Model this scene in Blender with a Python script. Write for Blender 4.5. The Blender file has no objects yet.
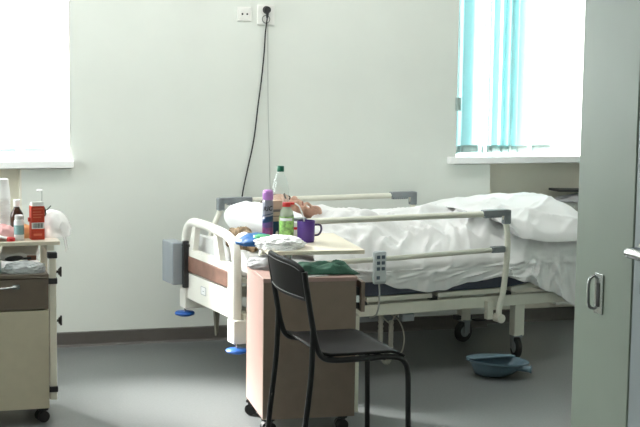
import bpy, bmesh, math, random
from mathutils import Vector, Matrix, noise
random.seed(7)
PI = math.pi
S = bpy.context.scene
COL = S.collection
V = Vector

# ------------------------------------------------------------------ materials
def lin(c):
    out = []
    for v in c:
        v /= 255.0
        out.append(v / 12.92 if v <= .04045 else ((v + .055) / 1.055) ** 2.4)
    return tuple(out) + (1.0,)

def M(name, col, rough=.5, metal=0.0, var=.0, vscale=8.0, bump=0.0, bscale=60.0, spec=.5, trans=0.0, coat=0.0):
    m = bpy.data.materials.new(name); m.use_nodes = True
    nt = m.node_tree; b = nt.nodes['Principled BSDF']
    b.inputs['Roughness'].default_value = rough
    b.inputs['Metallic'].default_value = metal
    b.inputs['Specular IOR Level'].default_value = spec
    b.inputs['Coat Weight'].default_value = coat
    c = lin(col)
    tc = nt.nodes.new('ShaderNodeTexCoord')
    if var > 0:
        n = nt.nodes.new('ShaderNodeTexNoise'); n.inputs['Scale'].default_value = vscale; n.inputs['Detail'].default_value = 6
        r = nt.nodes.new('ShaderNodeValToRGB')
        r.color_ramp.elements[0].position = .3; r.color_ramp.elements[1].position = .7
        r.color_ramp.elements[0].color = tuple(x * (1 - var) for x in c[:3]) + (1,)
        r.color_ramp.elements[1].color = tuple(min(1, x * (1 + var)) for x in c[:3]) + (1,)
        nt.links.new(tc.outputs['Object'], n.inputs['Vector'])
        nt.links.new(n.outputs['Fac'], r.inputs['Fac'])
        nt.links.new(r.outputs['Color'], b.inputs['Base Color'])
    else:
        b.inputs['Base Color'].default_value = c
    if bump > 0:
        n2 = nt.nodes.new('ShaderNodeTexNoise'); n2.inputs['Scale'].default_value = bscale; n2.inputs['Detail'].default_value = 4
        bp = nt.nodes.new('ShaderNodeBump'); bp.inputs['Strength'].default_value = bump; bp.inputs['Distance'].default_value = .01
        nt.links.new(tc.outputs['Object'], n2.inputs['Vector'])
        nt.links.new(n2.outputs['Fac'], bp.inputs['Height'])
        nt.links.new(bp.outputs['Normal'], b.inputs['Normal'])
    if trans > 0:
        out = nt.nodes['Material Output']
        t = nt.nodes.new('ShaderNodeBsdfTranslucent'); t.inputs['Color'].default_value = c
        mx = nt.nodes.new('ShaderNodeMixShader'); mx.inputs['Fac'].default_value = trans
        nt.links.new(b.outputs[0], mx.inputs[1]); nt.links.new(t.outputs[0], mx.inputs[2])
        nt.links.new(mx.outputs[0], out.inputs['Surface'])
    return m

def clear_mat(name, col, gloss=.25, rough=.05, body=.0, bodycol=(255, 255, 255)):
    """thin clear plastic or glass: tinted see-through with a Fresnel shine and a little milky body"""
    m = bpy.data.materials.new(name); m.use_nodes = True
    nt = m.node_tree; nt.nodes.remove(nt.nodes['Principled BSDF']); out = nt.nodes['Material Output']
    t = nt.nodes.new('ShaderNodeBsdfTransparent'); t.inputs['Color'].default_value = lin(col)
    d = nt.nodes.new('ShaderNodeBsdfDiffuse'); d.inputs['Color'].default_value = lin(bodycol)
    m1 = nt.nodes.new('ShaderNodeMixShader'); m1.inputs['Fac'].default_value = body
    g = nt.nodes.new('ShaderNodeBsdfGlossy'); g.inputs['Roughness'].default_value = rough
    lw = nt.nodes.new('ShaderNodeLayerWeight'); lw.inputs['Blend'].default_value = .5
    pw = nt.nodes.new('ShaderNodeMath'); pw.operation = 'POWER'; pw.inputs[1].default_value = 4.0
    fr = nt.nodes.new('ShaderNodeMath'); fr.operation = 'MULTIPLY_ADD'; fr.inputs[1].default_value = .85; fr.inputs[2].default_value = gloss * .10
    nt.links.new(lw.outputs['Facing'], pw.inputs[0]); nt.links.new(pw.outputs[0], fr.inputs[0])
    m2 = nt.nodes.new('ShaderNodeMixShader')
    nt.links.new(t.outputs[0], m1.inputs[1]); nt.links.new(d.outputs[0], m1.inputs[2])
    nt.links.new(fr.outputs[0], m2.inputs['Fac'])
    nt.links.new(m1.outputs[0], m2.inputs[1]); nt.links.new(g.outputs[0], m2.inputs[2])
    nt.links.new(m2.outputs[0], out.inputs['Surface'])
    return m

WALL = M('painted_wall', (221, 225, 219), .6, var=.02, vscale=3, bump=.05, bscale=120)
NICHE = M('niche_wall', (226, 222, 208), .7, var=.04, vscale=4)
CEIL = M('ceiling_white', (235, 236, 232), .8, var=.02)
REVEAL = M('reveal_white', (222, 212, 208), .6, var=.01)
FLOOR = M('vinyl_floor', (98, 101, 101), .40, var=.10, vscale=90, bump=.03, bscale=200)
BASE = M('baseboard_vinyl', (84, 80, 76), .55, var=.05, vscale=30)
UPVC = M('window_plastic', (245, 246, 246), .35)
DOORP = M('door_paint', (158, 170, 156), .42, var=.03, vscale=5)
LEAFP = M('door_leaf_paint', (176, 186, 190), .3, var=.02, coat=.15)
CHROME = M('chrome', (205, 208, 208), .22, 1.0)
BEDW = M('bed_white_plastic', (232, 230, 222), .38, var=.02, bump=.02, bscale=150)
BEDM = M('bed_white_metal', (222, 221, 208), .35, var=.03, vscale=12)
GREYP = M('grey_plastic', (132, 138, 142), .5, var=.04, vscale=30)
GREYB = M('control_box_grey', (138, 144, 150), .5, var=.03)
DARKP = M('dark_plastic', (38, 38, 40), .45, var=.06)
WOODP = M('brown_panel', (128, 96, 84), .4, var=.25, vscale=14)
BLUEP = M('blue_bumper', (32, 92, 178), .35, var=.05)
RUBBER = M('caster_rubber', (30, 30, 30), .6, var=.1)
MATT = M('mattress_blue_grey', (72, 78, 92), .55, var=.12, vscale=14, bump=.25, bscale=22)
SHEET = M('white_cotton', (240, 240, 240), .85, var=.012, vscale=20, bump=.05, bscale=180, trans=.12)
PILLOWM = M('pillow_cotton', (240, 241, 243), .85, var=.012, bump=.05, bscale=160)
BROWNC = M('brown_plaid', (128, 108, 84), .9, var=.55, vscale=45, bump=.2, bscale=90)
PINKL = M('pinkish_laminate', (172, 142, 134), .42, var=.03, vscale=20)
TAUPE = M('taupe_laminate', (134, 117, 104), .45, var=.06, vscale=18)
DRAWERB = M('dark_brown_laminate', (108, 96, 84), .45, var=.05, vscale=18)
BEIGE = M('beige_laminate', (196, 186, 164), .45, var=.03, vscale=20)
WHITEL = M('white_edge', (224, 220, 205), .4, var=.02)
LEAFM = M('leaf_laminate', (222, 214, 196), .38, var=.03, vscale=24)
BLACKM = M('black_tube', (15, 15, 16), .35, var=.1, spec=.4)
BLACKV = M('black_vinyl', (16, 15, 15), .55, spec=.15, var=.12, vscale=10, bump=.06, bscale=140)
SKIN = M('skin', (198, 158, 138), .55, var=.08, vscale=30)
HAIR = M('brown_hair', (58, 42, 32), .6, var=.3, vscale=60)
PURPLE = M('purple_mug', (78, 44, 128), .35, var=.05)
LILAC = M('lilac_cap', (186, 128, 200), .4, var=.05)
CANP = M('can_print', (98, 70, 122), .3, var=.35, vscale=22, metal=.25)
CANG = M('can_silver', (148, 146, 160), .3, var=.1, metal=.4)
MAROON = M('can_maroon', (120, 52, 98), .35, var=.35, vscale=50)
WHITEP = M('white_plastic', (242, 242, 242), .4, var=.01)
PAPER = M('white_paper', (240, 240, 238), .8, var=.015)
GREENC = M('green_cap', (22, 108, 82), .4, var=.05)
REDC = M('red_plastic', (208, 40, 40), .4, var=.05)
REDBOX = M('red_carton', (196, 62, 38), .5, var=.06, vscale=40)
LABELG = M('green_label', (146, 190, 104), .45, var=.75, vscale=44)
NAVY = M('navy_pack', (24, 56, 92), .45, var=.25, vscale=40)
TAN = M('tan_pack', (205, 180, 160), .5, var=.1, vscale=30)
BLUEPACK = M('blue_film', (20, 88, 150), .3, var=.3, vscale=18)
GREENF = M('green_print', (72, 160, 110), .35, var=.3, vscale=30)
GREENCL = M('green_cloth', (44, 84, 68), .85, var=.2, vscale=20, bump=.2, bscale=80)
BROWNG = M('brown_glass', (66, 36, 22), .12, var=.15)
TEAL = M('teal_label', (142, 178, 180), .5, var=.06, vscale=50)
PINKT = M('pink_tissue', (240, 190, 190), .85, var=.08, vscale=18)
BREAD = M('bread_crust', (218, 176, 124), .8, var=.12, vscale=20, bump=.2, bscale=60)
BAGM = clear_mat('thin_white_bag', (250, 250, 250), .15, .25, .6)
POLY = clear_mat('crinkled_polythene', (225, 228, 230), .3, .15, .55, (225, 228, 230))
PET = clear_mat('clear_plastic', (248, 251, 250), .5, .06, .06)
PETG = clear_mat('pale_drink', (222, 230, 214), .25, .06, .45, (210, 216, 196))
GLASS = clear_mat('window_glass', (250, 252, 252), .2, .0, .0)
SLAT = M('cyan_blind_fabric', (176, 210, 212), .8, var=.02, vscale=40, trans=.36)
SLAT_LIT = M('daylit_blind_fabric', (228, 238, 238), .8, var=.02, vscale=40, trans=.55)  # same fabric as the cyan slats, whitened to stand in for strong daylight
WEIGHT = M('slat_weight', (150, 168, 164), .6, var=.1, vscale=60)
CORDB = M('black_cord', (26, 26, 27), .5)
CORDG = M('grey_cord', (172, 176, 172), .5)
HOSE = M('grey_hose', (176, 174, 164), .5)
PANB = M('bedpan_blue', (86, 108, 120), .4, var=.06, vscale=16)
SOCK = M('socket_white', (232, 232, 228), .35)
RAD = M('radiator_white', (226, 226, 220), .4)
CLOTHG = M('grey_cloth', (168, 168, 170), .85, var=.1, bump=.2, bscale=70)
INK = M('black_print', (20, 20, 24), .5)
BLUEK = M('remote_keys', (84, 98, 112), .5)
REMOTE = M('remote_case', (176, 184, 188), .4, var=.02)

# ------------------------------------------------------------------ mesh helpers
class MB:
    def __init__(s): s.b = bmesh.new()
    def box(s, c, d, rot=None):
        r = bmesh.ops.create_cube(s.b, size=1)
        m = Matrix.Translation(c) @ ((rot or Matrix()).to_4x4()) @ Matrix.Diagonal((d[0], d[1], d[2], 1))
        bmesh.ops.transform(s.b, matrix=m, verts=r['verts']); return s
    def lohi(s, lo, hi):
        return s.box([(a + b) / 2 for a, b in zip(lo, hi)], [b - a for a, b in zip(lo, hi)])
    def cyl(s, p0, p1, r0, r1=None, n=20, caps=True):
        p0, p1 = V(p0), V(p1); d = p1 - p0
        q = d.to_track_quat('Z', 'Y').to_matrix().to_4x4()
        bmesh.ops.create_cone(s.b, cap_ends=caps, segments=n, radius1=r0, radius2=r0 if r1 is None else r1, depth=d.length,
                              matrix=Matrix.Translation((p0 + p1) / 2) @ q)
        return s
    def ball(s, c, rad, rot=None, sub=3):
        r = bmesh.ops.create_icosphere(s.b, subdivisions=sub, radius=1)
        rad = (rad,) * 3 if isinstance(rad, (int, float)) else rad
        m = Matrix.Translation(c) @ ((rot or Matrix()).to_4x4()) @ Matrix.Diagonal((rad[0], rad[1], rad[2], 1))
        bmesh.ops.transform(s.b, matrix=m, verts=r['verts']); return s
    def lathe(s, prof, c=(0, 0, 0), n=32, sx=1, sy=1, caps=True):
        c = V(c); rings = []
        for r, z in prof:
            rings.append([s.b.verts.new(c + V((r * math.cos(2 * PI * k / n) * sx, r * math.sin(2 * PI * k / n) * sy, z))) for k in range(n)])
        for a, b in zip(rings, rings[1:]):
            for k in range(n):
                s.b.faces.new((a[k], a[(k + 1) % n], b[(k + 1) % n], b[k]))
        if caps:
            if prof[0][0] > 1e-4: s.b.faces.new(rings[0][::-1])
            if prof[-1][0] > 1e-4: s.b.faces.new(rings[-1])
        return s
    def tube(s, pts, r, n=10, smooth=0, closed=False, radii=None, caps=True):
        pts = [V(p) for p in pts]
        if smooth: pts = spline(pts, smooth)
        m = len(pts); rings = []
        up = None
        for i, p in enumerate(pts):
            t = (pts[min(i + 1, m - 1)] - pts[max(i - 1, 0)]).normalized()
            if up is None:
                up = t.orthogonal().normalized()
            else:
                up = (up - t * up.dot(t)).normalized()
            w = t.cross(up)
            rr = r if radii is None else radii(i / (m - 1))
            rings.append([s.b.verts.new(p + (up * math.cos(2 * PI * k / n) + w * math.sin(2 * PI * k / n)) * rr) for k in range(n)])
        for a, b in zip(rings, rings[1:]):
            for k in range(n):
                s.b.faces.new((a[k], a[(k + 1) % n], b[(k + 1) % n], b[k]))
        if caps:
            s.b.faces.new(rings[0][::-1]); s.b.faces.new(rings[-1])
        return s
    def grid(s, f, nu, nv):
        vs = [[s.b.verts.new(f(i / nu, j / nv)) for j in range(nv + 1)] for i in range(nu + 1)]
        for i in range(nu):
            for j in range(nv):
                s.b.faces.new((vs[i][j], vs[i + 1][j], vs[i + 1][j + 1], vs[i][j + 1]))
        return s
    def prism(s, poly, y0, y1, axis='y'):
        """polygon in the plane across the axis, extruded along it"""
        def P(a, b, t):
            return {'y': (a, t, b), 'x': (t, a, b), 'z': (a, b, t)}[axis]
        lo = [s.b.verts.new(P(a, b, y0)) for a, b in poly]; hi = [s.b.verts.new(P(a, b, y1)) for a, b in poly]
        n = len(poly)
        for k in range(n): s.b.faces.new((lo[k], lo[(k + 1) % n], hi[(k + 1) % n], hi[k]))
        s.b.faces.new(lo[::-1]); s.b.faces.new(hi)
        return s
    def build(s, name, mat, parent=None, smooth=False, bevel=0.0, solid=0.0, sub=0, loc=None, rotz=0, off=1):
        bmesh.ops.recalc_face_normals(s.b, faces=s.b.faces)
        me = bpy.data.meshes.new(name); s.b.to_mesh(me); s.b.free()
        me.materials.append(mat)
        o = bpy.data.objects.new(name, me); COL.objects.link(o)
        if parent: o.parent = parent
        if loc is not None: o.location = loc
        if rotz: o.rotation_euler[2] = rotz
        if smooth or bevel > 0:
            for p in me.polygons: p.use_smooth = True
        if bevel > 0:
            bv = o.modifiers.new('bevel', 'BEVEL'); bv.width = bevel; bv.segments = 2; bv.limit_method = 'ANGLE'; bv.angle_limit = .7
            bv.harden_normals = True
        elif smooth:
            try:
                me.set_sharp_from_angle(angle=.9)
            except Exception: pass
        if solid:
            so = o.modifiers.new('thickness', 'SOLIDIFY'); so.thickness = solid; so.offset = off
        if sub:
            ss = o.modifiers.new('subsurf', 'SUBSURF'); ss.levels = sub; ss.render_levels = sub
        return o

def spline(pts, k):
    out = []
    n = len(pts)
    for i in range(n - 1):
        p0 = pts[max(i - 1, 0)]; p1 = pts[i]; p2 = pts[i + 1]; p3 = pts[min(i + 2, n - 1)]
        for j in range(k):
            t = j / k
            out.append(.5 * ((2 * p1) + (p2 - p0) * t + (2 * p0 - 5 * p1 + 4 * p2 - p3) * t * t + (3 * p1 - p0 - 3 * p2 + p3) * t ** 3))
    out.append(pts[-1]); return out

def lerpt(tab, x):
    if x <= tab[0][0]: return tab[0][1]
    for (a, b), (c, d) in zip(tab, tab[1:]):
        if x <= c:
            t = (x - a) / (c - a); t = t * t * (3 - 2 * t)
            return b + (d - b) * t
    return tab[-1][1]

def tag(o, label=None, cat=None, group=None, kind=None):
    if label: o['label'] = label
    if cat: o['category'] = cat
    if group: o['group'] = group
    if kind: o['kind'] = kind
    return o

def thing(name, label, cat, loc=(0, 0, 0), rotz=0, group=None, kind=None):
    o = bpy.data.objects.new(name, None); COL.objects.link(o)
    o.location = loc; o.rotation_euler = (0, 0, rotz); o.empty_display_size = .05
    return tag(o, label, cat, group, kind)

def struct(o, label, cat): return tag(o, label, cat, kind='structure')

def text_mesh(txt, size, name, mat, parent, xf, depth=.0006, bold=0.0, shear=0.0):
    cu = bpy.data.curves.new('lettering', 'FONT'); cu.body = txt; cu.size = size; cu.extrude = depth; cu.align_x = 'CENTER'; cu.offset = bold; cu.shear = shear
    t = bpy.data.objects.new('lettering', cu); COL.objects.link(t)
    dg = bpy.context.evaluated_depsgraph_get()
    me = bpy.data.meshes.new_from_object(t.evaluated_get(dg)); me.name = name
    bpy.data.objects.remove(t); 
    b = bmesh.new(); b.from_mesh(me)
    bmesh.ops.subdivide_edges(b, edges=[e for e in b.edges if e.calc_length() > size * .2], cuts=2)
    for v in b.verts: v.co = xf(v.co)
    b.to_mesh(me); b.free()
    me.materials.clear(); me.materials.append(mat)
    o = bpy.data.objects.new(name, me); COL.objects.link(o); o.parent = parent
    return o

def crumple(c, d, seed, amp=.25, scale=3.0, sub=4, flat=True, power=1.0):
    """a crumpled lump, flat underneath; c is the middle of its base when flat"""
    m = MB(); r = bmesh.ops.create_icosphere(m.b, subdivisions=sub, radius=1)
    o = V((seed * 7.3, seed * 3.1, seed * 1.7))
    for v in r['verts']:
        p = v.co.copy()
        n1 = noise.noise(p * scale * .5 + o); n2 = 1 - abs(noise.noise(p * scale + o * 2)) * 2
        n3 = 1 - abs(noise.noise(p * scale * 2.3 + o * 3)) * 2
        k = 1 + amp * (n1 + .6 * n2 + .35 * n3 - .6)
        p = p * k
        if flat: p.z = max(p.z, -.28 + .02 * n1)
        v.co = V((p.x * d[0], p.y * d[1], (p.z + (.28 if flat else 0)) * d[2])) + V(c)
    return m

# ------------------------------------------------------------------ the setting
WT = .5          # wall thickness
FY = .40         # depth of the window frames in the reveal
W1 = (-.60, .942, 1.035, 2.55)   # left window x0 x1 z0 z1
W2 = (3.243, 4.115, 1.035, 2.55)
N1 = (-.40, .672); N2 = (3.479, 4.70)
XL, XR, YF, ZC = -1.6, 5.3, -4.35, 3.0

m = MB()
m.lohi((XL - .2, -11, -.1), (XR + .2, .0, 0)).lohi((XL, 0, -.1), (XR, .13, 0))
struct(m.build('floor', FLOOR), 'dark grey speckled vinyl floor running under the bed', 'floor')
m = MB(); m.lohi((XL - .2, -11, ZC), (XR + .2, .5, ZC + .1))
struct(m.build('ceiling', CEIL), 'white ceiling above the ward', 'ceiling')

m = MB()
def wall_cols(m):
    xs = [XL - .2, W1[0], W1[1], W2[0], W2[1], XR + .2]
    # full height piers, cut around windows and niches
    m.lohi((xs[0], 0, 0), (W1[0], WT, ZC))
    m.lohi((W1[0], 0, W1[3]), (W1[1], WT, ZC))
    m.lohi((W1[0], .12, 0), (W1[1], WT, W1[2] - .03))
    m.lohi((W1[0], 0, 0), (N1[0], .12, W1[2] - .03))
    m.lohi((N1[1], 0, 0), (W1[1], .12, W1[2] - .03))
    m.lohi((W1[1], 0, 0), (W2[0], WT, ZC))
    m.lohi((W2[0], 0, W2[3]), (W2[1], WT, ZC))
    m.lohi((W2[0], 0, 0), (N2[0], .12, W2[2] - .03))
    m.lohi((W2[0], .12, 0), (W2[1], WT, W2[2] - .03))
    m.lohi((W2[1], 0, W2[2] - .03), (XR + .2, WT, ZC))
    m.lohi((W2[1], .12, 0), (XR + .2, WT, W2[2] - .03))
    m.lohi((N2[1], 0, 0), (XR + .2, .12, W2[2] - .03))
wall_cols(m)
struct(m.build('wall_back', WALL), 'pale grey green painted wall behind the bed', 'wall')
m = MB()
m.lohi((N1[0], .105, 0), (N1[1], .122, W1[2] - .031)).lohi((N1[1] - .008, .002, 0), (N1[1] + .0, .11, W1[2] - .031))
struct(m.build('trim_1', NICHE), 'beige wall recess under the left window', 'wall recess')
m = MB()
m.lohi((N2[0], .105, 0), (N2[1], .122, W2[2] - .031)).lohi((N2[1] - .008, .002, 0), (N2[1], .11, W2[2] - .031))
struct(m.build('trim_2', NICHE), 'beige wall recess under the right window', 'wall recess')
W3 = (-1.75, -.45, 1.035, 2.55)   # unseen window added to the left wall for side light (y0 y1 z0 z1)
m = MB(); m.lohi((XL - .2, -4.65, 0), (XL, W3[0], ZC)).lohi((XL - .2, W3[1], 0), (XL, 0, ZC)).lohi((XL - .2, W3[0], 0), (XL, W3[1], W3[2])).lohi((XL - .2, W3[0], W3[3]), (XL, W3[1], ZC)); struct(m.build('wall_left', WALL), 'pale painted side wall left of the ward', 'wall')
m = MB(); m.lohi((XR, -4.65, 0), (XR + .2, 0, ZC)); struct(m.build('wall_right', WALL), 'pale painted side wall right of the ward', 'wall')
# front partition with the wide doorway
DX0, DX1, DZ = -.02, 1.818, 2.15
m = MB()
m.lohi((XL - .2, -4.65, 0), (DX0, YF, ZC)).lohi((DX0, -4.65, DZ), (DX1 + .03, YF, ZC)).lohi((DX1 + .03, -4.65, 0), (XR + .2, YF, ZC))
struct(m.build('wall_front', WALL), 'pale partition wall with the wide doorway', 'wall')
m = MB(); m.lohi((XL - .2, -11, 0), (-1.4, -4.65, ZC)).lohi((XR, -11, 0), (XR + .2, -4.65, ZC)).lohi((XL - .2, -11.1, 0), (XR + .2, -11, ZC))
struct(m.build('wall_corridor', WALL), 'pale corridor wall outside the doorway', 'wall')
# door lining with the strike plate, and the leaf beside it
m = MB(); m.lohi((DX1, -4.655, 0), (DX1 + .03, YF + .005, DZ))
t3 = struct(m.build('trim_3', DOORP, bevel=.003), 'glossy grey green door lining at the right edge with a strike catch', 'door frame')
m = MB(); m.lohi((DX0 - .03, -4.655, 0), (DX0, YF + .005, DZ)).lohi((DX0, -4.655, DZ - .03), (DX1, YF + .005, DZ))
struct(m.build('trim_4', DOORP, bevel=.003), 'grey green door lining on the far side of the doorway', 'door frame')

def sash(name, w, nm):
    e = thing(name, nm, 'window', (0, 0, 0), kind='structure')
    x0, x1, z0, z1 = w; f = .06
    m = MB()
    m.lohi((x0, FY, z0), (x0 + f, FY + .07, z1)).lohi((x1 - f, FY, z0), (x1, FY + .07, z1))
    m.lohi((x0 + f, FY, z0), (x1 - f, FY + .07, z0 + f)).lohi((x0 + f, FY, z1 - f), (x1 - f, FY + .07, z1))
    if x1 - x0 > 1.2:
        xm = (x0 + x1) / 2 + .25
        m.lohi((xm - .04, FY, z0 + f), (xm + .04, FY + .07, z1 - f))
    m.build('window_frame', UPVC, e, bevel=.004)
    m = MB(); m.lohi((x0 + f, FY + .03, z0 + f), (x1 - f, FY + .036, z1 - f)); m.build('pane', GLASS, e)
    m = MB()
    m.lohi((x0, .001, z0 - .028), (x1 - .001, FY, z0)); m.lohi((x0 - .05, -.05, z0 - .022), (x1 + .012, .002, z0 + .018))
    m.build('window_sill', UPVC, e, bevel=.004)
    m = MB(); m.lohi((x1 - .006, .002, z0), (x1 - .001, FY, z1)).lohi((x0 + .001, .002, z0), (x0 + .006, FY, z1)).lohi((x0, .002, z1 - .006), (x1, FY, z1 - .001))
    m.build('window_reveal', REVEAL, e)
    return e
sash('window_1', W1, 'left window with a white sill, blown out by daylight')
sash('window_2', W2, 'right window with a white sill beside the door lining')

e = thing('added_side_window', 'unseen window added in the left side wall for side light', 'window', (0, 0, 0), kind='structure')
m = MB(); y0, y1, z0, z1 = W3
m.lohi((XL - .12, y0, z0), (XL - .05, y0 + .06, z1)).lohi((XL - .12, y1 - .06, z0), (XL - .05, y1, z1)).lohi((XL - .12, y0 + .06, z0), (XL - .05, y1 - .06, z0 + .06)).lohi((XL - .12, y0 + .06, z1 - .06), (XL - .05, y1 - .06, z1))
m.build('window_frame', UPVC, e, bevel=.004)
m = MB(); m.lohi((XL - .09, y0 + .06, z0 + .06), (XL - .084, y1 - .06, z1 - .06)); m.build('pane', GLASS, e)
# baseboards
m = MB()
for x0, x1 in ((XL, N1[0]), (N1[1], N2[0]), (N2[1], XR)):
    m.prism([(0, 0), (-.022, 0), (-.014, .012), (-.012, .078), (0, .082)], x0, x1, 'x')
m.prism([(.105, 0), (.083, 0), (.091, .012), (.093, .078), (.105, .082)], N2[0], N2[1], 'x')
m.prism([(.105, 0), (.083, 0), (.091, .012), (.093, .078), (.105, .082)], N1[0], N1[1], 'x')
struct(m.build('baseboard_back', BASE), 'dark grey vinyl baseboard along the wall behind the bed', 'baseboard')

# strike catch on the lining (seen from the doorway)
e = MB()
e.lohi((DX1 - .004, -4.510, .965), (DX1, -4.465, 1.075))
e.build('strike_plate', CHROME, t3, bevel=.0015)
e = MB(); e.lohi((DX1 - .006, -4.494, .985), (DX1 - .0038, -4.480, 1.05)); e.build('latch_slot', DARKP, t3)
e = MB(); e.tube([(DX1 - .004, -4.462, .975), (DX1 - .017, -4.461, .985), (DX1 - .02, -4.461, 1.02), (DX1 - .017, -4.461, 1.055), (DX1 - .004, -4.462, 1.066)], .0045, 8, 6)
e.build('catch_lip', CHROME, t3, smooth=True)

d = thing('door_1', 'glossy pale grey door leaf with a lever handle folded back at the far right edge', 'door', (0, 0, 0), kind='structure')
m = MB(); m.lohi((DX1 + .001, -5.60, .01), (DX1 + .041, -4.66, 2.1)); m.build('door_leaf', LEAFP, d, bevel=.003)
m = MB(); m.cyl((1.821, -4.715, 1.165), (1.811, -4.715, 1.165), .026, n=24); hb = m.build('handle_rose', CHROME, d, smooth=True)
m = MB(); m.tube([(1.815, -4.715, 1.165), (1.78, -4.715, 1.165), (1.77, -4.725, 1.165), (1.768, -4.785, 1.166), (1.77, -4.835, 1.163)], .0135, 12, 6); m.build('door_handle', CHROME, d, smooth=True)
m = MB(); m.lohi((1.817, -4.73, 1.055), (1.8205, -4.70, 1.10)); m.build('lock_plate', DARKP, d, bevel=.001)

# ------------------------------------------------------------------ vertical blinds
def blind(name, label, slats, w, fabric):
    e = thing(name, label, 'blind', (slats[0][0], .12, w[2]))
    bx, by, bz = e.location
    m = MB(); m.lohi((w[0] + .01 - bx, -.025, w[3] - .05 - bz), (w[1] - .01 - bx, .025, w[3] - .006 - bz)); m.build('head_rail', UPVC, e)
    for k, (x, a, wd) in enumerate(slats):
        z0 = .028 + .003 * (k % 3); z1 = w[3] - .055 - bz
        c, s_ = math.cos(a), math.sin(a)
        yo = .012 * (k % 2)
        def f(u, v, z0=z0, z1=z1):
            t = (u - .5) * wd; bow = .006 * (1 - (2 * u - 1) ** 2)
            return V((x - bx + t * c - bow * s_, yo + t * s_ + bow * c, z0 + (z1 - z0) * v))
        m = MB(); m.grid(f, 6, 4); so = m.build('slat', fabric, e, smooth=True)
        def g(u, v, z0=z0):
            t = (u - .5) * wd * .96; bow = .006 * (1 - (2 * u - 1) ** 2)
            return V((x - bx + t * c - bow * s_, yo + t * s_ + bow * c, z0 + .002 + .042 * v))
        m = MB(); m.grid(g, 6, 1); m.build('slat_weight', WEIGHT, so, smooth=True, solid=.004, off=0)
    return e
b1 = blind('vertical_blind', 'vertical blind painted daylight-pale with grey bottom weights in the left window', [(-.50, 1.1, .127), (-.455, 1.15, .127), (-.41, 1.1, .127), (-.365, 1.1, .127), (-.30, .3, .127), (-.18, .3, .127), (-.08, .3, .127), (.595, .05, .127), (.765, .05, .135)], W1, SLAT_LIT)  # some slats left of the view are added to trim the sun patch
b2 = blind('vertical_blind', 'cyan vertical blind gathered at the left side of the right window', [(3.30, 1.3, .11), (3.345, .12, .127), (3.39, .15, .127), (3.478, 1.3, .11), (3.54, .35, .09), (3.585, .35, .12), (3.615, 1.05, .12), (3.65, .3, .127), (3.67, .9, .12), (3.70, .35, .12), (3.745, .4, .11), (3.88, .05, .145)], W2, SLAT)
m = MB(); m.lohi((3.238 - b2.location.x, -.16, 1.33 - b2.location.z), (3.262 - b2.location.x, -.1215, 1.41 - b2.location.z)); m.build('cord_clip', WEIGHT, b2, bevel=.004)
m = MB(); m.tube([(3.25 - b2.location.x, -.14, .36), (3.252 - b2.location.x, -.13, .9), (3.262 - b2.location.x, -.02, 1.44)], .0016, 6, 4); m.build('pull_cord', CORDG, b2)
m = MB(); m.tube([(.665 - b1.location.x, -.0, .04), (.664 - b1.location.x, .0, .7), (.666 - b1.location.x, .0, 1.44)], .002, 6, 4); m.build('pull_cord', CORDG, b1)

# ------------------------------------------------------------------ radiator and what lies on it
r = thing('radiator', 'white panel radiator in the recess under the right window', 'radiator', (4.28, .035, 0))
m = MB(); m.lohi((-.34, -.05, .12), (.36, .05, .765))
for k in range(22):
    x = -.33 + k * .0318; m.lohi((x, -.056, .16), (x + .016, -.049, .74))
m.build('radiator_panel', RAD, r, bevel=.004)
m = MB(); m.tube([(-.34, 0, .72), (-.44, 0, .72), (-.52, 0, .74), (-.55, 0, .78)], .011, 10, 5); m.build('radiator_pipe', RAD, r, smooth=True)
m = MB(); m.lathe([(0, -.035), (.018, -.035), (.024, -.03), (.026, .015), (.02, .028), (0, .03)], (-.56, -.005, .80)); m.build('thermostat_knob', DARKP, r, smooth=True)
m = MB(); m.lohi((-.02, -.012, 0), (.02, .012, .12)); m.build('radiator_foot', RAD, r)
tag(crumple((4.20, .02, .766), (.27, .085, .042), 3, .18, 3).build('folded_towel', CLOTHG, smooth=True), 'grey folded towel lying on the radiator beyond the foot of the bed', 'towel')
m = MB(); m.box((4.10, .015, .835), (.38, .12, .014), Matrix.Rotation(.03, 3, 'Y'))
tag(m.build('folder', DARKP, bevel=.003), 'black folder lying on top of the radiator things', 'folder')
m = MB(); m.ball((4.13, -.01, .853), (.026, .02, .014))
tag(m.build('bottle_cap', REDC, smooth=True), 'red cap on the black folder by the right window', 'cap')

# ------------------------------------------------------------------ wall sockets and cords
s1 = thing('wall_socket', 'square white wall socket with two open holes, left of the plugged one', 'socket', (1.929, 0, 1.88))
m = MB(); m.lohi((-.042, -.010, -.040), (.042, -.0005, .040)); m.build('face_plate', SOCK, s1, bevel=.004)
m = MB(); m.lohi((-.028, -.0125, -.028), (.028, -.0095, .028)); m.build('socket_insert', SOCK, s1, bevel=.002)
for x in (-.013, .015):
    m = MB(); m.cyl((x, -.0135, -.001), (x, -.0120, -.001), .0055, n=14); m.build('socket_hole', INK, s1)
s2 = thing('wall_socket', 'larger white double wall socket with a black plug in its upper outlet', 'socket', (2.055, 0, 1.878))
m = MB(); m.lohi((-.051, -.010, -.058), (.051, -.0005, .056)); m.build('face_plate', SOCK, s2, bevel=.004)
m = MB(); m.lathe([(.020, 0), (.024, 0), (.024, .004), (.020, .004)], (0, 0, 0), 24, caps=False)
for v in m.b.verts: v.co = V((v.co.x, -.010 - v.co.z, v.co.y - .026))
m.build('outlet_ring', M('ring_grey', (120, 122, 120), .5), s2, smooth=True)
m = MB(); m.cyl((0, -.0125, -.026), (0, -.0098, -.026), .019, n=24); m.build('outlet_face', SOCK, s2)
pl = thing('power_cord', 'black power cord with a round plug hanging down the wall to the bed', 'cord', (2.058, -.011, 1.905))
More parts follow.
